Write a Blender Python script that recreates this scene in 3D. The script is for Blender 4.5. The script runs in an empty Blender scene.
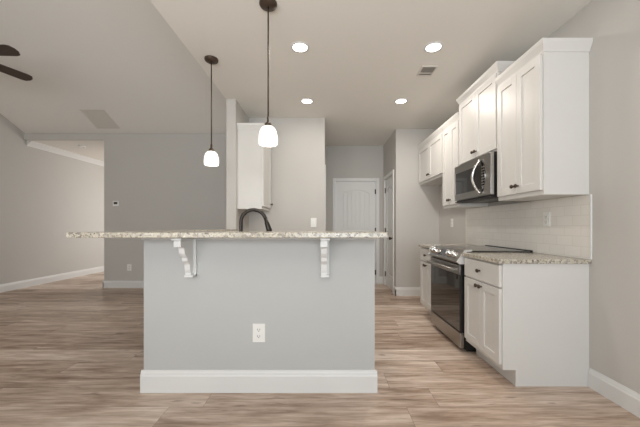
import bpy, bmesh, math, random
from mathutils import Vector, Matrix
random.seed(4)
R = math.radians
scn = bpy.context.scene
col = scn.collection
pi = math.pi

# ------------------------------------------------------------------ camera, world, light, exposure
CAM_H = 1.145
cam_data = bpy.data.cameras.new('camera')
cam = bpy.data.objects.new('camera', cam_data); col.objects.link(cam)
cam.location = (0, 0, CAM_H); cam.rotation_euler = (R(90), 0, 0)
cam_data.sensor_fit = 'HORIZONTAL'; cam_data.sensor_width = 36
cam_data.lens = 300 / 640 * 36
cam_data.shift_x = -4.0 / 640
cam_data.shift_y = 12.5 / 640
cam_data.clip_start = 0.05
scn.camera = cam

world = bpy.data.worlds.new('world'); scn.world = world
world.use_nodes = True
wn = world.node_tree.nodes
wbg = wn['Background']
wbg.inputs['Color'].default_value = (0.80, 0.88, 1.0, 1); wbg.inputs['Strength'].default_value = 1.0

def area_light(name, loc, rot, sx, sy, power, color, spread=180):
    d = bpy.data.lights.new(name, 'AREA'); d.shape = 'RECTANGLE'; d.size = sx; d.size_y = sy
    d.energy = power; d.color = color; d.spread = R(spread)
    o = bpy.data.objects.new(name, d); col.objects.link(o)
    o.location = loc; o.rotation_euler = rot
    return o
# daylight standing in the window openings of the wall behind the camera, and in the room at the left
area_light('daylight_kitchen_window', (0.55, -3.95, 1.45), (R(128), 0, 0), 2.3, 2.0, 50, (0.72, 0.87, 1.0))
area_light('daylight_living_window', (-3.6, -3.95, 1.45), (R(128), 0, 0), 2.3, 2.0, 14, (1.0, 0.80, 0.58))
area_light('added_upward_fill', (-0.9, -1.2, 1.5), (R(143), 0, 0), 3.2, 1.2, 70, (0.98, 0.98, 0.97))  # added fill light without a source in the room, brightens the ceilings
area_light('daylight_far_room_window', (-3.32, 7.9, 1.5), (0, R(90), 0), 1.6, 1.6, 22, (1.0, 0.93, 0.85))

scn.view_settings.view_transform = 'Standard'
scn.view_settings.look = 'None'
scn.view_settings.gamma = 1.0
scn.view_settings.use_curve_mapping = False
scn.view_settings.exposure = 0.5

# ------------------------------------------------------------------ materials
def new_mat(name):
    m = bpy.data.materials.new(name); m.use_nodes = True
    nt = m.node_tree
    return m, nt, nt.nodes['Principled BSDF'], nt.nodes, nt.links
def srgb(r, g, b):
    def f(c):
        c /= 255
        return c / 12.92 if c <= 0.04045 else ((c + 0.055) / 1.055) ** 2.4
    return (f(r), f(g), f(b), 1)
def plain(name, rgb, rough=0.5, metal=0.0, noise=0.0, nscale=8, spec=0.5, bump=0.0, bscale=200):
    m, nt, b, N, L = new_mat(name)
    c = srgb(*rgb)
    b.inputs['Base Color'].default_value = c
    b.inputs['Roughness'].default_value = rough
    b.inputs['Metallic'].default_value = metal
    b.inputs['Specular IOR Level'].default_value = spec
    tc = N.new('ShaderNodeTexCoord')
    if noise > 0:
        n = N.new('ShaderNodeTexNoise'); n.inputs['Scale'].default_value = nscale; n.inputs['Detail'].default_value = 3
        L.new(tc.outputs['Object'], n.inputs['Vector'])
        mx = N.new('ShaderNodeMix'); mx.data_type = 'RGBA'
        mx.inputs['A'].default_value = tuple(x * (1 - noise) for x in c[:3]) + (1,)
        mx.inputs['B'].default_value = tuple(min(1, x * (1 + noise)) for x in c[:3]) + (1,)
        L.new(n.outputs['Fac'], mx.inputs['Factor']); L.new(mx.outputs['Result'], b.inputs['Base Color'])
    if bump > 0:
        n2 = N.new('ShaderNodeTexNoise'); n2.inputs['Scale'].default_value = bscale
        L.new(tc.outputs['Object'], n2.inputs['Vector'])
        bp = N.new('ShaderNodeBump'); bp.inputs['Strength'].default_value = bump; bp.inputs['Distance'].default_value = 0.002
        L.new(n2.outputs['Fac'], bp.inputs['Height']); L.new(bp.outputs['Normal'], b.inputs['Normal'])
    return m
M = {}
M['wall'] = plain('greige_wall_paint', (200, 197, 192), 0.75, noise=0.015, nscale=3, spec=0.25, bump=0.08, bscale=160)
M['ceiling'] = plain('ceiling_paint', (238, 235, 229), 0.85, noise=0.01, nscale=2, spec=0.15, bump=0.1, bscale=120)
M['trim'] = plain('white_trim_paint', (226, 226, 224), 0.4, noise=0.01)
M['cabinet'] = plain('white_cabinet_paint', (217, 215, 211), 0.38, noise=0.012, nscale=5)
M['plate'] = plain('white_plastic', (240, 239, 235), 0.35, noise=0.01)
M['slot'] = plain('dark_slot', (70, 68, 66), 0.6, noise=0.02)
M['bronze'] = plain('oil_rubbed_bronze', (84, 70, 60), 0.42, metal=0.6, noise=0.1, nscale=30)
M['black'] = plain('black_enamel', (20, 20, 21), 0.35, noise=0.05)
M['blackglass'] = plain('black_glass', (12, 11, 11), 0.04, noise=0.05, spec=0.6)
M['blackglass'].node_tree.nodes['Principled BSDF'].inputs['IOR'].default_value = 2.1
M['island'] = plain('wall_paint_cool_cast', (191, 192, 190), 0.7, noise=0.012, nscale=3, spec=0.25, bump=0.08, bscale=160)  # bar half wall: cool daylight cast put into the paint colour
M['fanwood'] = plain('dark_walnut_blade', (70, 57, 50), 0.5, noise=0.15, nscale=14)
M['vent'] = plain('painted_vent_metal', (222, 216, 208), 0.5, noise=0.01)
M['ventdark'] = plain('vent_shadow_mesh', (150, 146, 140), 0.7, noise=0.02)
M['chrome'] = plain('polished_chrome', (215, 213, 210), 0.15, metal=1.0, noise=0.02)
M['satin'] = plain('satin_steel', (225, 223, 220), 0.45, metal=0.5, noise=0.02)
M['faucet'] = plain('dark_brushed_faucet', (60, 56, 53), 0.42, metal=0.85, noise=0.06, nscale=40)

def brushed():
    m, nt, b, N, L = new_mat('brushed_stainless')
    tc = N.new('ShaderNodeTexCoord'); mp = N.new('ShaderNodeMapping'); mp.inputs['Scale'].default_value = (3, 3, 260)
    n = N.new('ShaderNodeTexNoise'); n.inputs['Scale'].default_value = 1.0; n.inputs['Detail'].default_value = 2
    L.new(tc.outputs['Object'], mp.inputs['Vector']); L.new(mp.outputs['Vector'], n.inputs['Vector'])
    cr = N.new('ShaderNodeValToRGB')
    cr.color_ramp.elements[0].color = srgb(150, 147, 143); cr.color_ramp.elements[1].color = srgb(186, 183, 179)
    L.new(n.outputs['Fac'], cr.inputs['Fac']); L.new(cr.outputs['Color'], b.inputs['Base Color'])
    b.inputs['Metallic'].default_value = 1.0; b.inputs['Roughness'].default_value = 0.3
    return m
M['steel'] = brushed()

def granite():
    m, nt, b, N, L = new_mat('speckled_granite')
    tc = N.new('ShaderNodeTexCoord')
    v1 = N.new('ShaderNodeTexVoronoi'); v1.inputs['Scale'].default_value = 75
    n1 = N.new('ShaderNodeTexNoise'); n1.inputs['Scale'].default_value = 42; n1.inputs['Detail'].default_value = 5; n1.inputs['Roughness'].default_value = 0.7
    n2 = N.new('ShaderNodeTexNoise'); n2.inputs['Scale'].default_value = 85; n2.inputs['Detail'].default_value = 4
    L.new(tc.outputs['Object'], v1.inputs['Vector']); L.new(tc.outputs['Object'], n1.inputs['Vector']); L.new(tc.outputs['Object'], n2.inputs['Vector'])
    sep = N.new('ShaderNodeSeparateColor'); L.new(v1.outputs['Color'], sep.inputs['Color'])
    c1 = N.new('ShaderNodeValToRGB')
    e = c1.color_ramp.elements
    e[0].position = 0.0; e[0].color = srgb(150, 142, 130)
    e[1].position = 1.0; e[1].color = srgb(218, 212, 198)
    for p, c in ((0.18, (158, 150, 138)), (0.3, (192, 184, 167)), (0.65, (206, 198, 182)), (0.8, (172, 167, 158))):
        q = e.new(p); q.color = srgb(*c)
    L.new(sep.outputs['Red'], c1.inputs['Fac'])
    r1 = N.new('ShaderNodeValToRGB'); r1.color_ramp.elements[0].position = 0.57; r1.color_ramp.elements[1].position = 0.66
    L.new(n1.outputs['Fac'], r1.inputs['Fac'])
    r2 = N.new('ShaderNodeValToRGB'); r2.color_ramp.elements[0].position = 0.6; r2.color_ramp.elements[1].position = 0.68
    L.new(n2.outputs['Fac'], r2.inputs['Fac'])
    m1 = N.new('ShaderNodeMix'); m1.data_type = 'RGBA'; m1.inputs['B'].default_value = srgb(122, 114, 104)
    L.new(c1.outputs['Color'], m1.inputs['A']); L.new(r1.outputs['Color'], m1.inputs['Factor'])
    m2 = N.new('ShaderNodeMix'); m2.data_type = 'RGBA'; m2.inputs['B'].default_value = srgb(66, 61, 57)
    L.new(m1.outputs['Result'], m2.inputs['A']); L.new(r2.outputs['Color'], m2.inputs['Factor'])
    L.new(m2.outputs['Result'], b.inputs['Base Color'])
    b.inputs['Roughness'].default_value = 0.18
    return m
M['granite'] = granite()

def subway():
    m, nt, b, N, L = new_mat('white_subway_tile')
    tc = N.new('ShaderNodeTexCoord'); mp = N.new('ShaderNodeMapping')
    mp.inputs['Rotation'].default_value = (0, 0, 0)
    sx = N.new('ShaderNodeSeparateXYZ'); cb = N.new('ShaderNodeCombineXYZ')
    L.new(tc.outputs['Object'], sx.inputs['Vector'])
    L.new(sx.outputs['Y'], cb.inputs['X']); L.new(sx.outputs['Z'], cb.inputs['Y'])
    br = N.new('ShaderNodeTexBrick'); br.inputs['Scale'].default_value = 1.0
    br.inputs['Brick Width'].default_value = 0.152; br.inputs['Row Height'].default_value = 0.0765
    br.inputs['Mortar Size'].default_value = 0.0016; br.inputs['Mortar Smooth'].default_value = 0.3
    br.inputs['Color1'].default_value = srgb(240, 236, 230); br.inputs['Color2'].default_value = srgb(236, 232, 225)
    br.inputs['Mortar'].default_value = srgb(220, 215, 207)
    L.new(cb.outputs['Vector'], br.inputs['Vector']); L.new(br.outputs['Color'], b.inputs['Base Color'])
    bp = N.new('ShaderNodeBump'); bp.invert = True; bp.inputs['Strength'].default_value = 0.25; bp.inputs['Distance'].default_value = 0.001
    L.new(br.outputs['Fac'], bp.inputs['Height']); L.new(bp.outputs['Normal'], b.inputs['Normal'])
    b.inputs['Roughness'].default_value = 0.15
    return m
M['tile'] = subway()

def plank_floor():
    m, nt, b, N, L = new_mat('vinyl_plank_floor')
    tc = N.new('ShaderNodeTexCoord'); sp = N.new('ShaderNodeSeparateXYZ')
    L.new(tc.outputs['Object'], sp.inputs['Vector'])
    def math_(op, a, bb=None):
        n = N.new('ShaderNodeMath'); n.operation = op
        for i, v in enumerate((a, bb)):
            if v is None: continue
            if isinstance(v, (int, float)): n.inputs[i].default_value = v
            else: L.new(v, n.inputs[i])
        return n.outputs[0]
    W, LEN = 0.22, 1.5
    yrow = math_('DIVIDE', math_('ADD', sp.outputs['Y'], 0.08), W)
    row = math_('FLOOR', yrow); fy = math_('FRACT', yrow)
    wn_ = N.new('ShaderNodeTexWhiteNoise'); wn_.noise_dimensions = '1D'; L.new(row, wn_.inputs['W'])
    xs = math_('ADD', math_('DIVIDE', sp.outputs['X'], LEN), wn_.outputs['Value'])
    cl = math_('FLOOR', xs); fx = math_('FRACT', xs)
    cmb = N.new('ShaderNodeCombineXYZ'); L.new(row, cmb.inputs['X']); L.new(cl, cmb.inputs['Y'])
    w2 = N.new('ShaderNodeTexWhiteNoise'); w2.noise_dimensions = '2D'; L.new(cmb.outputs['Vector'], w2.inputs['Vector'])
    wr = N.new('ShaderNodeTexWhiteNoise'); wr.noise_dimensions = '1D'; L.new(math_('ADD', row, 17.3), wr.inputs['W'])
    # grain, stretched along the plank and shifted for each plank
    gx = math_('ADD', math_('MULTIPLY', sp.outputs['X'], 2.0), math_('MULTIPLY', w2.outputs['Value'], 37.0))
    gy = math_('MULTIPLY', sp.outputs['Y'], 17.0)
    g = N.new('ShaderNodeCombineXYZ'); L.new(gx, g.inputs['X']); L.new(gy, g.inputs['Y']); L.new(math_('MULTIPLY', w2.outputs['Value'], 9.0), g.inputs['Z'])
    n1 = N.new('ShaderNodeTexNoise'); n1.inputs['Scale'].default_value = 1.0; n1.inputs['Detail'].default_value = 6; n1.inputs['Roughness'].default_value = 0.62; n1.inputs['Distortion'].default_value = 0.3
    L.new(g.outputs['Vector'], n1.inputs['Vector'])
    gy2 = math_('MULTIPLY', sp.outputs['Y'], 70.0); gx2 = math_('MULTIPLY', gx, 3.0)
    g2 = N.new('ShaderNodeCombineXYZ'); L.new(gx2, g2.inputs['X']); L.new(gy2, g2.inputs['Y'])
    n2 = N.new('ShaderNodeTexNoise'); n2.inputs['Scale'].default_value = 1.0; n2.inputs['Detail'].default_value = 4
    L.new(g2.outputs['Vector'], n2.inputs['Vector'])
    fac = math_('ADD', math_('ADD', math_('MULTIPLY', w2.outputs['Value'], 0.2), math_('MULTIPLY', wr.outputs['Value'], 0.3)), math_('ADD', math_('MULTIPLY', n1.outputs['Fac'], 1.25), math_('MULTIPLY', n2.outputs['Fac'], 0.4)))
    fac = math_('SUBTRACT', fac, 0.53)
    cr = N.new('ShaderNodeValToRGB'); e = cr.color_ramp.elements
    e[0].position = 0.08; e[0].color = srgb(112, 86, 68)
    e[1].position = 0.9; e[1].color = srgb(236, 220, 206)
    for p, c in ((0.3, (154, 129, 110)), (0.5, (190, 167, 149)), (0.7, (216, 197, 182))):
        q = e.new(p); q.color = srgb(*c)
    L.new(fac, cr.inputs['Fac'])
    g3 = N.new('ShaderNodeCombineXYZ'); L.new(math_('MULTIPLY', gx, 2.2), g3.inputs['X']); L.new(math_('MULTIPLY', sp.outputs['Y'], 20.0), g3.inputs['Y']); L.new(w2.outputs['Value'], g3.inputs['Z'])
    n3 = N.new('ShaderNodeTexNoise'); n3.inputs['Scale'].default_value = 1.0; n3.inputs['Detail'].default_value = 2
    L.new(g3.outputs['Vector'], n3.inputs['Vector'])
    kn = N.new('ShaderNodeValToRGB'); kn.color_ramp.elements[0].position = 0.66; kn.color_ramp.elements[1].position = 0.78
    L.new(n3.outputs['Fac'], kn.inputs['Fac'])
    mk = N.new('ShaderNodeMix'); mk.data_type = 'RGBA'; mk.inputs['B'].default_value = srgb(92, 72, 60)
    L.new(cr.outputs['Color'], mk.inputs['A']); L.new(math_('MULTIPLY', kn.outputs['Color'], 0.75), mk.inputs['Factor'])
    ey = math_('LESS_THAN', math_('MULTIPLY', math_('SUBTRACT', 0.5, math_('ABSOLUTE', math_('SUBTRACT', fy, 0.5))), W), 0.0013)
    ex = math_('LESS_THAN', math_('MULTIPLY', math_('SUBTRACT', 0.5, math_('ABSOLUTE', math_('SUBTRACT', fx, 0.5))), LEN), 0.0013)
    seam = math_('MAXIMUM', ey, ex)
    mx = N.new('ShaderNodeMix'); mx.data_type = 'RGBA'; mx.inputs['B'].default_value = srgb(98, 82, 70)
    L.new(mk.outputs['Result'], mx.inputs['A']); L.new(math_('MULTIPLY', seam, 0.6), mx.inputs['Factor'])
    L.new(mx.outputs['Result'], b.inputs['Base Color'])
    L.new(math_('ADD', 0.34, math_('MULTIPLY', n2.outputs['Fac'], 0.12)), b.inputs['Roughness'])
    bp = N.new('ShaderNodeBump'); bp.inputs['Strength'].default_value = 0.15; bp.inputs['Distance'].default_value = 0.001
    L.new(n2.outputs['Fac'], bp.inputs['Height']); L.new(bp.outputs['Normal'], b.inputs['Normal'])
    return m
M['floor'] = plank_floor()

def emit(name, rgb, strength, base=(240, 238, 232)):
    m, nt, b, N, L = new_mat(name)
    b.inputs['Base Color'].default_value = srgb(*base); b.inputs['Roughness'].default_value = 0.3
    n = N.new('ShaderNodeTexNoise'); n.inputs['Scale'].default_value = 3
    mx = N.new('ShaderNodeMix'); mx.data_type = 'RGBA'
    c = srgb(*rgb); mx.inputs['A'].default_value = tuple(x * 0.99 for x in c[:3]) + (1,); mx.inputs['B'].default_value = c
    L.new(n.outputs['Fac'], mx.inputs['Factor']); L.new(mx.outputs['Result'], b.inputs['Emission Color'])
    b.inputs['Emission Strength'].default_value = strength
    return m
M['shade'] = emit('lit_frosted_glass', (255, 250, 240), 0.6)
M['lens'] = emit('lit_downlight_lens', (255, 250, 240), 8.0)

# ------------------------------------------------------------------ mesh helpers
class MB:
    def __init__(self): self.bm = bmesh.new()
    def box(self, a, b, bev=0.0):
        x0, x1 = sorted((a[0], b[0])); y0, y1 = sorted((a[1], b[1])); z0, z1 = sorted((a[2], b[2]))
        vs = [self.bm.verts.new(p) for p in ((x0,y0,z0),(x1,y0,z0),(x1,y1,z0),(x0,y1,z0),(x0,y0,z1),(x1,y0,z1),(x1,y1,z1),(x0,y1,z1))]
        fs = [self.bm.faces.new([vs[i] for i in q]) for q in ((3,2,1,0),(4,5,6,7),(0,1,5,4),(1,2,6,5),(2,3,7,6),(3,0,4,7))]
        if bev > 0:
            es = list({e for f in fs for e in f.edges})
            bmesh.ops.bevel(self.bm, geom=es, offset=bev, segments=2, affect='EDGES', profile=0.5)
        return self
    def prism(self, pts, axis, lo, hi):
        # pts: polygon in the two other axes (in x,y,z order), extruded along axis
        def mk(p, t):
            if axis == 'x': return (t, p[0], p[1])
            if axis == 'y': return (p[0], t, p[1])
            return (p[0], p[1], t)
        A = [self.bm.verts.new(mk(p, lo)) for p in pts]; B = [self.bm.verts.new(mk(p, hi)) for p in pts]
        n = len(pts)
        fs = [self.bm.faces.new(A), self.bm.faces.new(B[::-1])]
        for i in range(n): fs.append(self.bm.faces.new((A[i], B[i], B[(i+1)%n], A[(i+1)%n])))
        bmesh.ops.recalc_face_normals(self.bm, faces=fs)
        return self
    def lathe(self, prof, seg=32, c=(0,0,0), axis='z', cap=True):
        # prof: list of (radius, height) along axis
        rings = []
        for r, h in prof:
            ring = []
            for i in range(seg):
                a = 2*pi*i/seg; u, v = r*math.cos(a), r*math.sin(a)
                p = {'z': (u, v, h), 'y': (u, h, v), 'x': (h, u, v)}[axis]
                ring.append(self.bm.verts.new((c[0]+p[0], c[1]+p[1], c[2]+p[2])))
            rings.append(ring)
        fs = []
        for a, b in zip(rings, rings[1:]):
            for i in range(seg):
                f = self.bm.faces.new((a[i], a[(i+1)%seg], b[(i+1)%seg], b[i])); f.smooth = True; fs.append(f)
        if cap:
            fs.append(self.bm.faces.new(rings[0])); fs.append(self.bm.faces.new(rings[-1][::-1]))
        bmesh.ops.recalc_face_normals(self.bm, faces=fs)
        return self
    def tube(self, pts, r, seg=14):
        pts = [Vector(p) for p in pts]
        rad = r if isinstance(r, (list, tuple)) else [r]*len(pts)
        t = (pts[1]-pts[0]).normalized()
        up = Vector((0,0,1)) if abs(t.z) < 0.9 else Vector((1,0,0))
        nrm = (up - t*up.dot(t)).normalized()
        rings = []
        for i, p in enumerate(pts):
            t = (pts[min(i+1, len(pts)-1)] - pts[max(i-1, 0)]).normalized()
            nrm = (nrm - t*nrm.dot(t)).normalized(); bn = t.cross(nrm)
            rings.append([self.bm.verts.new(p + (nrm*math.cos(2*pi*k/seg) + bn*math.sin(2*pi*k/seg))*rad[i]) for k in range(seg)])
        fs = []
        for a, b in zip(rings, rings[1:]):
            for i in range(seg):
                f = self.bm.faces.new((a[i], a[(i+1)%seg], b[(i+1)%seg], b[i])); f.smooth = True; fs.append(f)
        fs.append(self.bm.faces.new(rings[0])); fs.append(self.bm.faces.new(rings[-1][::-1]))
        bmesh.ops.recalc_face_normals(self.bm, faces=fs)
        return self
    def xform(self, mat):
        bmesh.ops.transform(self.bm, matrix=mat, verts=self.bm.verts[:]); return self
    def build(self, name, mat, parent=None):
        me = bpy.data.meshes.new(name); self.bm.to_mesh(me); self.bm.free()
        me.materials.append(mat)
        o = bpy.data.objects.new(name, me); col.objects.link(o)
        if parent: o.parent = parent
        return o
def smooth_by_angle(o, ang=40):
    me = o.data
    for p in me.polygons: p.use_smooth = True
    me.set_sharp_from_angle(angle=R(ang))
    return o
def tag(o, label, cat, group=None):
    o['label'] = label; o['category'] = cat
    if group: o['group'] = group
    return o
def thing(name, label, cat, loc=(0,0,0), rz=0, group=None):
    o = bpy.data.objects.new(name, None); o.empty_display_size = 0.1; col.objects.link(o)
    o.location = loc; o.rotation_euler = (0, 0, rz)
    return tag(o, label, cat, group)
def struct(name, mb, mat, parent=None):
    o = mb.build(name, mat, parent)
    if parent is None: o['kind'] = 'structure'
    return o
def struct_empty(name, loc=(0,0,0), rz=0):
    o = bpy.data.objects.new(name, None); o.empty_display_size = 0.1; col.objects.link(o)
    o.location = loc; o.rotation_euler = (0, 0, rz); o['kind'] = 'structure'
    return o
def children(o): return [c for c in bpy.data.objects if c.parent == o]
def copy_tree(o, parent=None):
    c = o.copy(); col.objects.link(c)
    if parent: c.parent = parent
    for ch in children(o): copy_tree(ch, c)
    return c

# ------------------------------------------------------------------ the shell
XR = 1.896          # right wall
XD = -1.232         # left edge of the kitchen and of the flat ceiling
ZC = 2.743          # flat ceiling
YV = 5.567          # back wall of the living room
XL = -5.57          # left wall
ZV = 2.88; SL = 0.5; YRIDGE = 0.8; ZRIDGE = ZV + SL*(YV - YRIDGE); YF = -4.0
ZFRONT = ZRIDGE - SL*(YRIDGE - YF)

struct('floor', MB().box((-6.2, -4.3, -0.1), (2.3, 9.2, 0)), M['floor'])
struct('wall_right', MB().box((XR, YF, 0), (XR+0.12, 6.1, ZC)), M['wall'])
struct('ceiling', MB().box((XD, YF, ZC), (XR+0.12, 6.1, ZC+0.1)), M['ceiling'])
struct('ceiling_vault', MB().prism([(YV+0.12, ZV-SL*0.12), (YRIDGE, ZRIDGE), (YF-0.1, ZFRONT-SL*0.1), (YF-0.1, ZFRONT-SL*0.1+0.12), (YRIDGE, ZRIDGE+0.12), (YV+0.12, ZV-SL*0.12+0.12)], 'x', XL-0.12, XD), M['ceiling'])
struct('wall_divider', MB().prism([(YF, ZC+0.1), (YV, ZC+0.1), (YV, ZV+0.06), (YRIDGE, ZRIDGE+0.06), (YF, ZFRONT+0.06)], 'x', XD, XD+0.1), M['wall'])
struct('wall_left', MB().prism([(YF, 0), (9.0, 0), (9.0, ZC), (YV+0.12, ZC), (YV, ZV), (YRIDGE, ZRIDGE), (YF, ZFRONT)], 'x', XL-0.12, XL), M['wall'])
# back wall of the living room with the wide opening at its left
wb = MB().box((-4.08, YV, 0), (XD, YV+0.12, ZV-0.02))
wb.box((XL, YV, 2.746), (-4.08, YV+0.05, ZV-0.02))
struct('wall_back', wb, M['wall'])
# the room beyond the opening
struct('ceiling_far_room', MB().box((XL, YV+0.05, ZC), (-3.2, 9.0, ZC+0.1)), M['ceiling'])
struct('wall_far_room_back', MB().box((XL-0.12, 9.0, 0), (-3.2, 9.12, ZC+0.1)), M['wall'])
fr = MB().box((-3.3, YV+0.12, 0), (-3.2, 7.0, ZC)); fr.box((-3.3, 8.8, 0), (-3.2, 9.0, ZC)); fr.box((-3.3, 7.0, 0), (-3.2, 8.8, 0.6)); fr.box((-3.3, 7.0, 2.4), (-3.2, 8.8, ZC))
struct('wall_far_room_right', fr, M['wall'])
# crown moulding on the left wall of that room
cr_ = MB().prism([(XL, ZC), (XL+0.085, ZC), (XL+0.085, ZC-0.012), (XL+0.05, ZC-0.045), (XL+0.02, ZC-0.08), (XL+0.016, ZC-0.095), (XL, ZC-0.095)], 'y', YV+0.05, 9.0)
struct('trim_1', cr_, M['trim'])
# kitchen walls
struct('wall_kitchen_left', MB().box((XD, 3.788, 0), (XD+0.117, YV, ZC)), M['wall'])
struct('wall_kitchen_back', MB().box((XD+0.117, 4.44, 0), (0.012, 4.56, ZC)), M['wall'])
YFAR = 5.98
hl = MB().box((-0.108, 4.56, 0), (0.012, 4.72, ZC)); hl.box((-0.108, 5.53, 0), (0.012, YFAR, ZC)); hl.box((-0.108, 4.72, 2.04), (0.012, 5.53, ZC))
struct('wall_hall_left', hl, M['wall'])
wf = MB().box((-0.108, YFAR, 0), (0.229, YFAR+0.12, ZC)); wf.box((1.042, YFAR, 0), (XR, YFAR+0.12, ZC)); wf.box((0.229, YFAR, 2.04), (1.042, YFAR+0.12, ZC))
struct('wall_far', wf, M['wall'])
PX, PY = 1.183, 4.935
wp = MB().box((PX, PY, 0), (XR, PY+0.12, ZC)); wp.box((PX, PY+0.12, 0), (PX+0.115, 5.12, ZC)); wp.box((PX, 5.83, 0), (PX+0.115, YFAR, ZC)); wp.box((PX, 5.12, 2.04), (PX+0.115, 5.83, ZC))
struct('wall_pantry', wp, M['wall'])
# wall behind the camera with two wide window openings
wfr = MB()
ztop = max(ZC, ZFRONT) + 0.1
for x0, x1 in ((XL-0.12, -4.8), (-2.4, -0.65), (1.75, XR+0.12)): wfr.box((x0, YF-0.12, 0), (x1, YF, ztop))
for x0, x1 in ((-4.8, -2.4), (-0.65, 1.75)):
    wfr.box((x0, YF-0.12, 0), (x1, YF, 0.4)); wfr.box((x0, YF-0.12, 2.5), (x1, YF, ztop))
struct('wall_front', wfr, M['wall'])

# baseboards
def bb_prof(h, t): return [(0, 0), (t, 0), (t, h*0.74), (t*0.75, h*0.80), (t*0.62, h*0.88), (t*0.35, h*0.95), (t*0.3, h), (0, h)]
def baseboard_run(mb, p, q, n, h=0.14, t=0.015):
    # p->q along the wall, n the outward normal (axis aligned)
    if n[0]:
        prof = [(p[0] + n[0]*u, z) for u, z in bb_prof(h, t)]
        mb.prism(prof, 'y', p[1], q[1])
    else:
        prof = [(p[1] + n[1]*u, z) for u, z in bb_prof(h, t)]
        mb.prism(prof, 'x', p[0], q[0])
def baseboard(name, runs, h=0.14):
    mb = MB()
    for p, q, n in runs: baseboard_run(mb, p, q, n, h)
    return struct(name, mb, M['trim'])
baseboard('baseboard_right', [((XR, YF), (XR, 2.138), (-1, 0)), ((XR, 3.96), (XR, PY), (-1, 0))], 0.136)
baseboard('baseboard_left', [((XL, YF), (XL, 9.0), (1, 0))])
baseboard('baseboard_back', [((-4.095, YV), (XD, YV), (0, -1)), ((-4.08, YV-0.015), (-4.08, YV+0.12), (-1, 0))], 0.13)
baseboard('baseboard_pantry', [((PX-0.015, PY), (XR-0.015, PY), (0, -1)), ((PX, PY-0.015), (PX, 5.055), (-1, 0)), ((PX, 5.9), (PX, YFAR), (-1, 0))])
baseboard('baseboard_far', [((1.1, YFAR), (PX-0.015, YFAR), (0, -1)), ((0.012, YFAR), (0.17, YFAR), (0, -1))])

# ------------------------------------------------------------------ doors (local frame: front towards -y, x from left to right, jamb opening w wide)
def panel_door(name, w, loc, rz, hinge_right, knob=True):
    root = struct_empty(name, loc, rz)
    H = 2.03
    cas = MB(); cw = 0.057; ct = 0.018
    def leg(x0, x1):
        cas.box((x0, -ct, 0), (x1, 0, H+0.01+cw), 0.004)
    leg(-cw, 0); leg(w, w+cw); cas.box((0.0, -ct, H+0.01), (w, 0, H+0.01+cw), 0.004)
    # thin inner bead and the jamb
    cas.box((-0.0, 0, 0), (0.012, 0.11, H+0.01)); cas.box((w-0.012, 0, 0), (w, 0.11, H+0.01)); cas.box((0.012, 0, H), (w-0.012, 0.11, H+0.01))
    cas.build('casing', M['trim'], root)
    d0, d1 = 0.015, w-0.015
    y0 = 0.012
    sl = MB()
    st = 0.115
    zA, zB, zC_, zD = 0.24, 0.94, 1.06, H-0.16      # lower panel, upper panel
    sl.box((d0, y0, 0.008), (d0+st, y0+0.035, H-0.004)); sl.box((d1-st, y0, 0.008), (d1, y0+0.035, H-0.004))
    sl.box((d0+st, y0, 0.008), (d1-st, y0+0.035, zA)); sl.box((d0+st, y0, zB), (d1-st, y0+0.035, zC_))
    # top rail with an arched lower edge
    n = 14; a, b = d0+st, d1-st; rise = 0.075
    pts = [(a, H-0.004), (a, zD-rise)]
    for i in range(1, n): 
        t = i/n; pts.append((a+(b-a)*t, zD-rise+rise*math.sin(pi*t)))
    pts += [(b, zD-rise), (b, H-0.004)]
    sl.prism(pts, 'y', y0, y0+0.035)
    slab = sl.build('door_slab', M['trim'], root)
    # recessed panels with vertical plank grooves
    for (z0, z1) in ((zA, zB), (zC_, zD)):
        p = MB(); p.box((a, y0+0.018, z0), (b, y0+0.03, z1))
        k = 6; m = 0.03; pw = (b-a-2*m)/k
        for i in range(k):
            xa = a+m+i*pw+0.003; xb = a+m+(i+1)*pw-0.003
            zt = z1-m-(rise if z1 == zD else 0)
            if z1 == zD:
                t = ((xa+xb)/2-a)/(b-a); zt = zD-rise+rise*math.sin(pi*t)-m
            p.box((xa, y0+0.007, z0+m), (xb, y0+0.02, zt), 0.003)
        p.build('door_panel', M['trim'], slab)
    hx = d1+0.004 if hinge_right else d0-0.004
    for z in (0.22, 1.06, 1.83):
        MB().lathe([(0.008, z-0.05), (0.008, z+0.05)], 10, (hx, y0-0.008, 0)).box((hx-0.017, y0-0.003, z-0.045), (hx+0.017, y0+0.001, z+0.045)).build('hinge', M['bronze'], root)
    if knob:
        kx = d0+0.07 if hinge_right else d1-0.07
        kb = MB(); kb.lathe([(0.032, -0.002), (0.032, -0.008), (0.012, -0.012), (0.012, -0.035), (0.026, -0.042), (0.03, -0.055), (0.024, -0.068), (0.004, -0.072)], 20, (kx, y0, 0.93), 'y')
        kb.build('door_knob', M['bronze'], root)
    return root
panel_door('door_1', 0.813, (0.229, YFAR, 0), 0, True)
panel_door('door_2', 0.71, (PX, 5.83, 0), R(-90), False)       # in the pantry's side, hinges at its far edge
panel_door('door_3', 0.81, (0.012, 4.72, 0), R(90), True)

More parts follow.
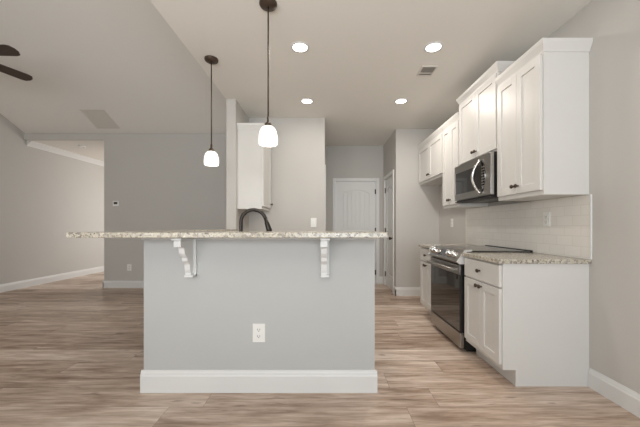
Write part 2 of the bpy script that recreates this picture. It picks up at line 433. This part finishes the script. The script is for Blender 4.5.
# ------------------------------------------------------------------ cabinets (local frame: front towards -y, x left to right, back against the wall)
def shaker(mb, x0, x1, z0, z1, y=0.0, t=0.02, fr=0.058):
    b = 0.0022
    mb.box((x0, y-t, z0), (x0+fr, y, z1), b); mb.box((x1-fr, y-t, z0), (x1, y, z1), b)
    mb.box((x0+fr-0.001, y-t, z0), (x1-fr+0.001, y, z0+fr), b); mb.box((x0+fr-0.001, y-t, z1-fr), (x1-fr+0.001, y, z1), b)
    mb.box((x0+fr-0.001, y-t+0.009, z0+fr-0.001), (x1-fr+0.001, y-0.002, z1-fr+0.001))
def knob(parent, x, z, y=-0.02):
    MB().lathe([(0.007, y+0.001), (0.006, y-0.012), (0.014, y-0.017), (0.0165, y-0.023), (0.014, y-0.03), (0.004, y-0.032)], 16, (x, 0, z), 'y').build('knob', M['bronze'], parent)
def crown(x0, x1, d, z, left, right, h=0.08, proj=0.033):
    mb = MB(); prof = [(0.002, z-0.022), (0.006, z-0.02), (0.008, z-0.008), (0.018, z+h*0.18), (0.028, z+h*0.45), (proj*0.95, z+h*0.62), (proj, z+h*0.7), (proj, z+h-0.02), (0.0, z+h-0.02)]
    rings = []
    for o, zz in prof:
        xa = x0-(o if left else 0); xb = x1+(o if right else 0)
        rings.append([mb.bm.verts.new(p) for p in ((xa, d, zz), (xa, -o, zz), (xb, -o, zz), (xb, d, zz))])
    fs = []
    for a, b in zip(rings, rings[1:]):
        for i in range(4): fs.append(mb.bm.faces.new((a[i], a[(i+1)%4], b[(i+1)%4], b[i])))
    fs.append(mb.bm.faces.new(rings[0])); fs.append(mb.bm.faces.new(rings[-1]))
    bmesh.ops.recalc_face_normals(mb.bm, faces=fs)
    return mb
def base_cabinet(label, w, d, loc, rz, doors, skip_front=False):
    t = thing('base_cabinet', label, 'cabinet', loc, rz)
    H = 0.876
    mb = MB().prism([(0, 0.116), (0, H), (d, H), (d, 0), (0.092, 0), (0.092, 0.116)], 'x', 0, w)
    mb.build('carcass', M['cabinet'], t)
    g = 0.012
    dr = MB(); dr.box((g, -0.02, 0.705), (w-g, 0, 0.862), 0.0025)
    dro = dr.build('drawer', M['cabinet'], t); knob(dro, w/2, 0.785)
    x0, x1 = g, w-g
    spans = [(x0, x1)] if doors == 1 else [(x0, w/2-0.0015), (w/2+0.0015, x1)]
    for i, (a, b) in enumerate(spans):
        m = MB(); shaker(m, a, b, 0.15, 0.692)
        do = m.build('door', M['cabinet'], t)
        if doors == 1: knob(do, w/2, 0.66)
        else: knob(do, b-0.024 if i == 0 else a+0.024, 0.662)
    return t
def wall_cabinet(label, w, d, z0, z1, loc, rz, doors, left, right, group=None, knob_low=True, rail=0.035):
    t = thing('wall_cabinet', label, 'cabinet', loc, rz, group)
    MB().box((0, 0, z0), (w, d, z1)).build('carcass', M['cabinet'], t)
    g = 0.012; x0, x1 = g, w-g
    spans = [(x0, x1)] if doors == 1 else [(x0, w/2-0.0015), (w/2+0.0015, x1)]
    for i, (a, b) in enumerate(spans):
        m = MB(); shaker(m, a, b, z0+rail, z1-0.03)
        do = m.build('door', M['cabinet'], t)
        kz = z0+rail+0.06
        if doors == 1: knob(do, w-g-0.03, kz)
        else: knob(do, b-0.024 if i == 0 else a+0.024, kz)
    crown(0, w, d, z1, left, right).build('crown_moulding', M['cabinet'], t)
    return t
RZ = R(-90)
XB = 1.276; DB = XR-XB-0.002
base_cabinet('white base cabinet nearest the camera with one drawer over two doors, right of the range', 0.556, DB, (XB, 2.697, 0), RZ, 2)
base_cabinet('narrow white base cabinet with drawer and doors on the far side of the range', 0.46, DB, (XB, 3.925, 0), RZ, 2)
XU = 1.569; DU = XR-XU-0.002
wall_cabinet('tall white wall cabinet with two doors nearest the camera, right of the microwave', 0.556, DU, 1.370, 2.408, (XU, 2.697, 0), RZ, 2, False, True)
wall_cabinet('short white wall cabinet mounted above the microwave, its crown stepping higher than the rest', 0.756, DU, 1.823, 2.553, (XU, 3.455, 0), RZ, 2, True, True, rail=0.022)
wall_cabinet('tall narrow white wall cabinet between the microwave and the short far cabinet', 0.475, DU, 1.370, 2.40, (XU, 3.935, 0), RZ, 2, False, False)
wall_cabinet('short white wall cabinet over the empty refrigerator space by the pantry wall', 0.985, DU, 1.81, 2.40, (XU, 4.925, 0), RZ, 2, False, False)
XK = XD+0.117
wall_cabinet('white wall cabinet with side facing the camera, above the faucet behind the bar', 0.57, 0.313, 1.365, 2.40, (XK+0.315, 3.855, 0), R(90), 1, True, False)

# countertops on the right run
def slab_obj(name, boxes, label, bev=0.004):
    mb = MB()
    for a, b in boxes: mb.box(a, b, bev)
    return tag(mb.build(name, M['granite'], None), label, 'countertop')
slab_obj('countertop', [((XB-0.035, 2.122, 0.877), (XR-0.002, 2.7, 0.907))], 'speckled granite countertop on the nearest base cabinet by the right wall')
slab_obj('countertop', [((XB-0.035, 3.458, 0.877), (XR-0.002, 3.945, 0.907))], 'small speckled granite countertop on the far side of the range')

# backsplash
bs = MB().box((XR-0.009, 2.128, 0.908), (XR-0.002, 4.0, 1.369))
bso = bs.build('backsplash', M['tile']); tag(bso, 'white subway tile backsplash under the wall cabinets on the right wall', 'backsplash')
MB().box((XR-0.012, 2.118, 0.908), (XR, 2.128, 1.369), 0.003).build('edge_trim', M['trim'], bso)

# ------------------------------------------------------------------ range
rg = thing('electric_range', 'stainless and black slide-in electric range between the base cabinets', 'range', (1.228, 3.456, 0), RZ)
RW = 0.752; x0r = 0.002
MB().box((x0r, 0.035, 0.03), (RW, 0.655, 0.80)).box((x0r, 0.06, 0.80), (RW, 0.655, 0.912)).box((0.03, 0.08, 0.0), (RW-0.03, 0.62, 0.04)).build('body', M['black'], rg)
dw = MB().box((x0r, 0.0, 0.042), (RW, 0.034, 0.176), 0.004).build('drawer', M['steel'], rg)
dr = MB().box((x0r+0.001, 0.002, 0.183), (RW-0.001, 0.034, 0.792), 0.003).build('oven_door', M['black'], rg)
MB().box((x0r+0.012, -0.001, 0.192), (RW-0.012, 0.006, 0.70), 0.001).build('door_glass', M['blackglass'], dr)
MB().box((x0r+0.004, -0.002, 0.702), (RW-0.004, 0.008, 0.788), 0.002).build('door_top_strip', M['steel'], dr)
h = MB().tube([(0.05, -0.052, 0.748), (RW-0.05, -0.052, 0.748)], 0.0115)
for xx in (0.075, RW-0.075): h.box((xx-0.012, -0.05, 0.738), (xx+0.012, 0.0, 0.758), 0.002)
h.build('handle', M['steel'], dr)
# sloping control panel
PA, PB = (-0.026, 0.822), (0.05, 0.922)
pp = [(0.034, 0.802), (-0.005, 0.802), PA, PB, (0.11, 0.926), (0.11, 0.915), (0.061, 0.912), (0.061, 0.802)]
cp = MB().prism([(-0.005, 0.802), PA, PB, (0.1, 0.924), (0.1, 0.913), (0.059, 0.911), (0.059, 0.802)], 'x', 0.016, RW-0.016).build('control_panel', M['steel'], rg)
for a, b in ((x0r, 0.016), (RW-0.016, RW)):
    MB().prism([(-0.008, 0.800), (-0.03, 0.822), (0.046, 0.926), (0.11, 0.93), (0.11, 0.915), (0.059, 0.911), (0.059, 0.800)], 'x', a, b).build('end_cap', M['satin'], cp)
nv = Vector((0, -(PB[1]-PA[1]), PB[0]-PA[0])).normalized()
mid = Vector((0, (PA[0]+PB[0])/2, (PA[1]+PB[1])/2))
tv = Vector((0, PB[0]-PA[0], PB[1]-PA[1])).normalized()
def frame_mat(x, off=0): 
    o = mid + nv*off; return Matrix(((1, tv.x, nv.x, x), (0, tv.y, nv.y, o.y), (0, tv.z, nv.z, o.z), (0, 0, 0, 1)))
MB().box((-0.13, -0.036, -0.001), (0.13, 0.036, 0.002)).xform(frame_mat(RW/2)).build('display', M['blackglass'], cp)
for kx in (0.07, 0.15, RW-0.25+0.02, RW-0.15+0.015):
    MB().lathe([(0.034, 0), (0.034, 0.004), (0.03, 0.008), (0.028, 0.04), (0.025, 0.044), (0.003, 0.044)], 24).box((-0.005, -0.025, 0.04), (0.005, 0.025, 0.05), 0.001).xform(frame_mat(kx)).build('knob', M['chrome'], cp)
ct = MB().box((x0r, 0.10, 0.912), (RW, 0.63, 0.921), 0.002).build('cooktop', M['blackglass'], rg)
for bx, by, br in ((0.2, 0.25, 0.1), (0.55, 0.25, 0.115), (0.2, 0.5, 0.08), (0.55, 0.5, 0.095)):
    MB().lathe([(br-0.003, 0.9212), (br, 0.9212), (br, 0.9216), (br-0.003, 0.9216), (br-0.003, 0.9212)], 40, (bx, by, 0), 'z', False).build('burner_ring', M['ventdark'], ct)
MB().box((x0r, 0.625, 0.912), (RW, 0.655, 0.926), 0.002).build('back_trim', M['black'], rg)

# ------------------------------------------------------------------ microwave
mw = thing('microwave', 'stainless over-the-range microwave with curved handle under the short cabinet', 'microwave', (1.503, 3.456, 1.418), RZ)
MH = 0.402; MWW = 0.752
MB().box((x0r, 0.03, 0.0), (MWW, 0.38, MH-0.002)).build('body', M['black'], mw)
md = MB()
md.box((x0r, 0, 0.012), (0.028, 0.03, MH-0.004), 0.002); md.box((0.028, 0, 0.012), (0.60, 0.03, 0.082), 0.002); md.box((0.028, 0, MH-0.086), (0.60, 0.03, MH-0.004), 0.002)
dob = md.build('door', M['steel'], mw)
MB().box((0.026, 0.003, 0.08), (0.605, 0.028, MH-0.084)).build('window', M['blackglass'], dob)
hb = []
for i in range(17):
    t = i/16; s = math.sin(pi*t)
    hb.append((0.59-0.05*s, -0.012-0.05*s, 0.035+(MH-0.075)*t))
MB().tube(hb, 0.013).build('handle', M['chrome'], dob)
ctl = MB().box((0.60, 0, 0.012), (MWW, 0.03, MH-0.004), 0.002).build('control_panel', M['steel'], mw)
lens_pts = [(0.575, 0.05)]
for i in range(13): lens_pts.append((0.605+0.06*math.sin(pi*(0.08+0.84*i/12)), 0.055+(MH-0.11)*i/12))
lens_pts.append((0.575, MH-0.05))
k_ = MB(); k_.prism(lens_pts, 'y', -0.0025, 0.004)
k_.build('keypad', M['blackglass'], ctl)
bt = MB()
for r_ in range(8):
    for c_ in range(3): bt.box((0.598+c_*0.02, -0.0035, 0.10+r_*0.026), (0.609+c_*0.02, -0.002, 0.108+r_*0.026))
bt.build('keypad_button', M['ventdark'], ctl)
vg = MB().box((x0r+0.01, 0.004, -0.012), (MWW-0.01, 0.36, 0.0))
for i in range(12): vg.box((0.05+i*0.055, 0.02, -0.016), (0.085+i*0.055, 0.12, -0.012))
vg.build('vent_grille', M['black'], mw)

# ------------------------------------------------------------------ the raised bar
isl = thing('bar_half_wall', 'breakfast bar half wall, cool light cast painted in as pale grey, with white baseboard and corbels', 'kitchen bar', (0, 0, 0))
IX0, IX1, IY, IT = -1.245, 0.350, 2.072, 0.115
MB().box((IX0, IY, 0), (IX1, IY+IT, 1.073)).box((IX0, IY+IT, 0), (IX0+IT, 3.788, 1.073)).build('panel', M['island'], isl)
ib = MB()
baseboard_run(ib, (IX0-0.016, IY), (IX1+0.016, IY), (0, -1), 0.152, 0.016)
baseboard_run(ib, (IX1, IY), (IX1, IY+IT), (1, 0), 0.152, 0.016)
baseboard_run(ib, (IX0, IY), (IX0, 3.788), (-1, 0), 0.152, 0.016)
ib.build('baseboard', M['trim'], isl)
tr = MB().box((IX0-0.012, IY-0.01, 1.052), (IX1+0.006, IY, 1.0735), 0.002); tr.box((IX0-0.012, IY, 1.052), (IX0, 3.788, 1.0735), 0.002)
tr.build('cap_trim', M['trim'], isl)
def corbel(xc):
    w = 0.06; y0 = IY
    # bracket profile in (y, z), stepping down in ogee curves from the tip to the foot
    P = [(y0-0.004, 0.812), (y0-0.004, 1.066), (y0-0.205, 1.066), (y0-0.205, 1.052), (y0-0.2, 1.016), (y0-0.165, 1.010), (y0-0.15, 0.998),
         (y0-0.143, 0.968), (y0-0.126, 0.948), (y0-0.108, 0.938), (y0-0.102, 0.912), (y0-0.085, 0.902), (y0-0.07, 0.888), (y0-0.062, 0.845), (y0-0.055, 0.83), (y0-0.055, 0.812)]
    mb = MB().prism(P, 'x', xc-w/2+0.004, xc+w/2-0.018)
    mb.box((xc-w/2, y0-0.018, 0.80), (xc+w/2, y0, 1.072), 0.002)
    mb.box((xc-w/2, y0-0.235, 1.056), (xc+w/2, y0, 1.0725), 0.003)
    mb.box((xc-w/2, y0-0.065, 0.80), (xc+w/2, y0, 0.815), 0.003)
    mb.box((xc-w/2, y0-0.207, 1.012), (xc+w/2-0.014, y0-0.163, 1.05), 0.003)
    return mb.build('corbel', M['trim'], isl)
c1 = corbel(-0.907); c1['label'] = 'white corbel under the left part of the bar top'
c2 = corbel(0.007); c2['label'] = 'white corbel under the right part of the bar top'
# L-shaped granite bar top
def bar_top():
    bm = bmesh.new()
    xa, xb, xc_, ya, yb, yc = -1.532, 0.384, -1.085, 1.775, 2.225, 3.785
    z0, z1 = 1.0745, 1.107
    pts = [(xa, ya), (xb, ya), (xb, yb), (xc_, yb), (xc_, yc), (xa, yc)]
    A = [bm.verts.new((x, y, z0)) for x, y in pts]; B = [bm.verts.new((x, y, z1)) for x, y in pts]
    fs = [bm.faces.new(A[::-1]), bm.faces.new(B)]
    for i in range(6): fs.append(bm.faces.new((A[i], A[(i+1)%6], B[(i+1)%6], B[i])))
    # rounded outer corners, eased edges
    vert_e = [e for e in bm.edges if abs(e.verts[0].co.z-e.verts[1].co.z) > 0.01 and e.verts[0].co.y < 2.0]
    bmesh.ops.bevel(bm, geom=vert_e, offset=0.012, segments=3, affect='EDGES', profile=0.5)
    hor = [e for e in bm.edges if abs(e.verts[0].co.z-e.verts[1].co.z) < 1e-5 and len(e.link_faces) == 2 and any(abs(f.normal.z) < 0.5 for f in e.link_faces)]
    bmesh.ops.bevel(bm, geom=hor, offset=0.005, segments=2, affect='EDGES', profile=0.5)
    bmesh.ops.recalc_face_normals(bm, faces=bm.faces[:])
    mb = MB(); mb.bm.free(); mb.bm = bm
    return mb.build('bar_top', M['granite'])
tag(bar_top(), 'long raised speckled granite bar top resting on the bar half wall', 'countertop')
# sink run behind the bar
sk = thing('sink_cabinet', 'white sink base cabinet standing behind the bar half wall under the faucet', 'cabinet', (0.33, IY+IT+0.622, 0), R(180))
MB().prism([(0, 0.116), (0, 0.876), (0.62, 0.876), (0.62, 0), (0.092, 0), (0.092, 0.116)], 'x', 0, 1.43).build('carcass', M['cabinet'], sk)
for i in range(3):
    m = MB(); shaker(m, 0.012+i*0.47, 0.012+i*0.47+0.466, 0.15, 0.692); d_ = m.build('door', M['cabinet'], sk); knob(d_, 0.012+i*0.47+0.03, 0.66)
slab_obj('sink_counter', [((-1.115, IY+IT+0.002, 0.877), (0.345, IY+IT+0.65, 0.907))], 'granite sink counter below and behind the raised bar')
# faucet
fx, fy = -0.653, 2.36
fa = thing('kitchen_faucet', 'dark gooseneck pull-down faucet standing behind the bar top', 'faucet', (fx, fy, 0.908), R(6))
MB().lathe([(0.03, 0), (0.03, 0.006), (0.024, 0.012), (0.02, 0.03), (0.018, 0.09), (0.0165, 0.12)], 24).build('base', M['faucet'], fa)
path = [(0, 0, 0.1), (0, 0, 0.2), (0, 0, 0.265)]
rr = 0.097
for i in range(1, 20):
    a = pi - i/19*(pi-R(13)); path.append((rr+rr*math.cos(a), 0, 0.268+rr*math.sin(a)))
MB().tube(path, 0.0138, 18).build('spout', M['faucet'], fa)
pe = Vector(path[-1]); dv = (Vector(path[-1])-Vector(path[-2])).normalized()
MB().tube([pe-dv*0.005, pe+dv*0.02, pe+dv*0.03, pe+dv*0.085, pe+dv*0.1, pe+dv*0.104], [0.014, 0.0145, 0.018, 0.022, 0.022, 0.016], 18).build('spray_head', M['faucet'], fa)
MB().tube([(0, -0.015, 0.07), (0, -0.04, 0.08), (0.0, -0.075, 0.12)], [0.009, 0.008, 0.006]).build('lever', M['faucet'], fa)

# ------------------------------------------------------------------ pendants
def pendant():
    t = thing('pendant_light', 'pendant light with white glass shade hanging nearer the camera over the bar', 'pendant light', (-0.40, 2.15, 1.726), 0, 'pendants over the bar')
    top = ZC-1.726
    MB().lathe([(0.02, top-0.03), (0.058, top-0.022), (0.063, top-0.012), (0.063, top)], 32).build('canopy', M['bronze'], t)
    MB().lathe([(0.0055, 0.19), (0.0055, top-0.025)], 12).build('stem', M['bronze'], t)
    MB().lathe([(0.026, 0.131), (0.026, 0.143), (0.02, 0.156), (0.009, 0.164), (0.009, 0.2)], 20).build('socket_cap', M['bronze'], t)
    prof = [(0.0, 0.156), (0.02, 0.155), (0.037, 0.149), (0.051, 0.136), (0.061, 0.115), (0.068, 0.085), (0.0715, 0.05), (0.0715, 0.025), (0.069, 0.006), (0.066, 0.002), (0.063, 0.004), (0.066, 0.025), (0.066, 0.05), (0.063, 0.083), (0.056, 0.112), (0.046, 0.13), (0.02, 0.147)]
    MB().lathe([(r_*0.96, h_*0.87) for r_, h_ in prof], 40, cap=False).build('lamp_shade', M['shade'], t)
    return t
pn = pendant()
pn2 = copy_tree(pn); pn2.location = (-1.077, 2.87, 1.726)
pn2['label'] = 'pendant light with white glass shade hanging farther back over the bar, left of the other'
def lamp_point(name, loc, power, r, color):
    d = bpy.data.lights.new(name, 'POINT'); d.energy = power; d.shadow_soft_size = r; d.color = color
    o = bpy.data.objects.new(name, d); col.objects.link(o); o.location = loc
for p in ((-0.40, 2.15, 1.66), (-1.077, 2.87, 1.66)): lamp_point('pendant_bulb', p, 1.2, 0.05, (1.0, 0.93, 0.82))

# ------------------------------------------------------------------ recessed lights
spots = [(-0.214, 2.68, 'recessed downlight in the ceiling nearer the camera, right of the near pendant'), (0.978, 2.68, 'recessed downlight in the ceiling nearer the camera, close to the ceiling vent'),
         (-0.217, 3.835, 'recessed downlight in the ceiling farther back, beside the kitchen back wall'), (0.985, 3.835, 'recessed downlight in the ceiling farther back, left of the far wall cabinets')]
def downlight():
    t = thing('downlight', '', 'ceiling light', (0, 0, ZC), 0, 'recessed ceiling lights')
    MB().lathe([(0.062, -0.001), (0.064, -0.006), (0.082, -0.004), (0.084, 0.0)], 36, cap=False).build('trim_ring', M['trim'], t)
    MB().lathe([(0.064, -0.0045), (0.03, -0.0055), (0.001, -0.006)], 36, cap=False).build('lens', M['lens'], t)
    return t
d0 = downlight()
for i, (x, y, lb) in enumerate(spots):
    d = d0 if i == 0 else copy_tree(d0)
    d.location = (x, y, ZC); d['label'] = lb
    L_ = bpy.data.lights.new('downlight_beam', 'AREA'); L_.shape = 'DISK'; L_.size = 0.13; L_.energy = (4.8, 3.3, 1.6, 9.5)[i]; L_.color = (1.0, 0.93, 0.85)
    lo = bpy.data.objects.new('downlight_beam', L_); col.objects.link(lo); lo.location = (x, y, ZC-0.012)

# ------------------------------------------------------------------ vents, detector
cv = thing('ceiling_vent', 'small white supply vent in the flat kitchen ceiling', 'vent', (1.06, 3.09, ZC))
f = MB()
f.box((-0.08, -0.1, -0.008), (0.08, -0.085, 0), 0.002); f.box((-0.08, 0.085, -0.008), (0.08, 0.1, 0), 0.002); f.box((-0.08, -0.085, -0.008), (-0.065, 0.085, 0), 0.002); f.box((0.065, -0.085, -0.008), (0.08, 0.085, 0), 0.002); f.box((-0.065, 0.03, -0.008), (0.065, 0.04, 0))
f.build('frame', M['vent'], cv)
MB().box((-0.066, -0.086, -0.002), (0.066, 0.086, 0)).build('backing', M['ventdark'], cv)
s_ = MB()
for i in range(11): 
    yy = -0.08+i*0.015
    s_.prism([(yy, -0.007), (yy+0.002, -0.007), (yy+0.01, -0.001), (yy+0.008, -0.001)], 'x', -0.066, 0.066)
s_.build('louvers', M['vent'], cv)
# return grille lying on the vault
th = math.atan(SL)
vy = 5.275; vz = ZV+SL*(YV-vy)
rv = thing('return_grille', 'pale square return air grille on the sloping living room ceiling', 'vent', (-3.93, vy, vz))
rv.rotation_euler = (-th, 0, 0)
f = MB(); a, b_ = 0.21, 0.22
f.box((-a, -b_, -0.01), (a, -b_+0.025, 0), 0.002); f.box((-a, b_-0.025, -0.01), (a, b_, 0), 0.002); f.box((-a, -b_+0.025, -0.01), (-a+0.025, b_-0.025, 0), 0.002); f.box((a-0.025, -b_+0.025, -0.01), (a, b_-0.025, 0), 0.002)
f.build('frame', M['vent'], rv)
MB().box((-a+0.02, -b_+0.02, -0.002), (a-0.02, b_-0.02, 0)).build('backing', M['vent'], rv)
s_ = MB()
for i in range(20):
    yy = -b_+0.028+i*0.0195; s_.box((-a+0.02, yy, -0.008), (a-0.02, yy+0.011, -0.002))
s_.build('louvers', M['vent'], rv)
sd = thing('smoke_detector', 'small white smoke detector on the ceiling of the room beyond the opening', 'smoke detector', (-4.82, 5.98, ZC))
MB().lathe([(0.05, -0.034), (0.062, -0.026), (0.066, -0.008), (0.066, 0.0)], 28).build('housing', M['plate'], sd)
MB().lathe([(0.006, -0.037), (0.006, -0.03)], 10, (0.025, 0, 0)).build('button', M['slot'], sd)

# ------------------------------------------------------------------ plates on the walls (local frame: front towards -y)
def plate(name, label, cat, loc, rz, kind, w=0.075, h=0.12, group=None):
    t = thing(name, label, cat, loc, rz, group)
    MB().box((-w/2, -0.006, -h/2), (w/2, 0, h/2), 0.0025).build('cover_plate', M['plate'], t)
    if kind == 'outlet':
        for s in (-1, 1):
            o = MB().box((-0.017, -0.009, s*0.0225-0.016), (0.017, -0.005, s*0.0225+0.016), 0.003).build('socket', M['plate'], t)
            MB().box((-0.009, -0.0096, s*0.0225-0.003), (-0.006, -0.0085, s*0.0225+0.008)).box((0.006, -0.0096, s*0.0225-0.003), (0.009, -0.0085, s*0.0225+0.008)).box((-0.003, -0.0096, s*0.0225-0.011), (0.003, -0.0085, s*0.0225-0.006)).build('slots', M['slot'], o)
    elif kind == 'switch':
        MB().box((-0.017, -0.01, -0.033), (0.017, -0.005, 0.033), 0.003).build('rocker', M['plate'], t)
    return t
plate('wall_outlet', 'white double outlet low on the front of the bar half wall', 'outlet', (-0.449, IY, 0.408), 0, 'outlet', 0.086, 0.128)
plate('light_switch', 'white light switch on the kitchen back wall above the bar', 'switch', (-0.155, 4.44, 1.195), 0, 'switch', 0.085, 0.135)
plate('wall_outlet', 'white outlet low on the living room back wall left of the bar', 'outlet', (-3.61, YV, 0.377), 0, 'outlet', 0.08, 0.125)
plate('wall_outlet', 'white outlet on the tiled backsplash above the near countertop', 'outlet', (XR-0.009, 2.54, 1.20), RZ, 'outlet', 0.08, 0.125)
plate('wall_outlet', 'white outlet on the bare wall of the empty refrigerator space', 'outlet', (XR, 4.44, 1.19), RZ, 'outlet', 0.08, 0.125)
tm = thing('thermostat', 'small square white thermostat on the living room back wall', 'thermostat', (-3.853, YV, 1.56))
MB().box((-0.055, -0.022, -0.05), (0.055, 0, 0.05), 0.006).build('housing', M['plate'], tm)
MB().box((-0.034, -0.0235, -0.012), (0.034, -0.021, 0.03)).build('screen', M['slot'], tm)

# ------------------------------------------------------------------ ceiling fan
FX, FY, FZ = -3.91, 3.17, 3.0
zt = ZV+SL*(YV-FY)-FZ
fn = thing('ceiling_fan', 'dark bronze ceiling fan with wooden blades hanging from the vaulted ceiling', 'ceiling fan', (FX, FY, FZ))
MB().lathe([(0.07, zt-0.10), (0.075, zt-0.05), (0.075, zt+0.04)], 28).build('canopy', M['bronze'], fn)
MB().lathe([(0.013, 0.1), (0.013, zt)], 14).build('downrod', M['bronze'], fn)
MB().lathe([(0.03, 0.14), (0.05, 0.11), (0.12, 0.08), (0.135, 0.03), (0.135, -0.02), (0.11, -0.055), (0.06, -0.07)], 32).build('motor_housing', M['bronze'], fn)
MB().lathe([(0.06, -0.07), (0.075, -0.075), (0.1, -0.1), (0.095, -0.13), (0.05, -0.155), (0.005, -0.165)], 32).build('light_bowl', M['plate'], fn)
for k in range(5):
    ang = R(0+72*k)
    mat = Matrix.Rotation(ang, 4, 'Z') @ Matrix.Rotation(R(-14), 4, 'X')
    bl = MB().prism([(0.2, -0.055), (0.3, -0.066), (0.6, -0.073), (0.64, -0.062), (0.665, -0.02), (0.665, 0.02), (0.64, 0.062), (0.6, 0.073), (0.3, 0.066), (0.2, 0.055)], 'z', -0.004, 0.004).xform(mat).build('blade', M['fanwood'], fn)
    MB().box((0.11, -0.02, 0.0), (0.25, 0.02, 0.008), 0.002).box((0.21, -0.045, 0.004), (0.26, 0.045, 0.009), 0.002).xform(mat).build('blade_bracket', M['bronze'], bl)
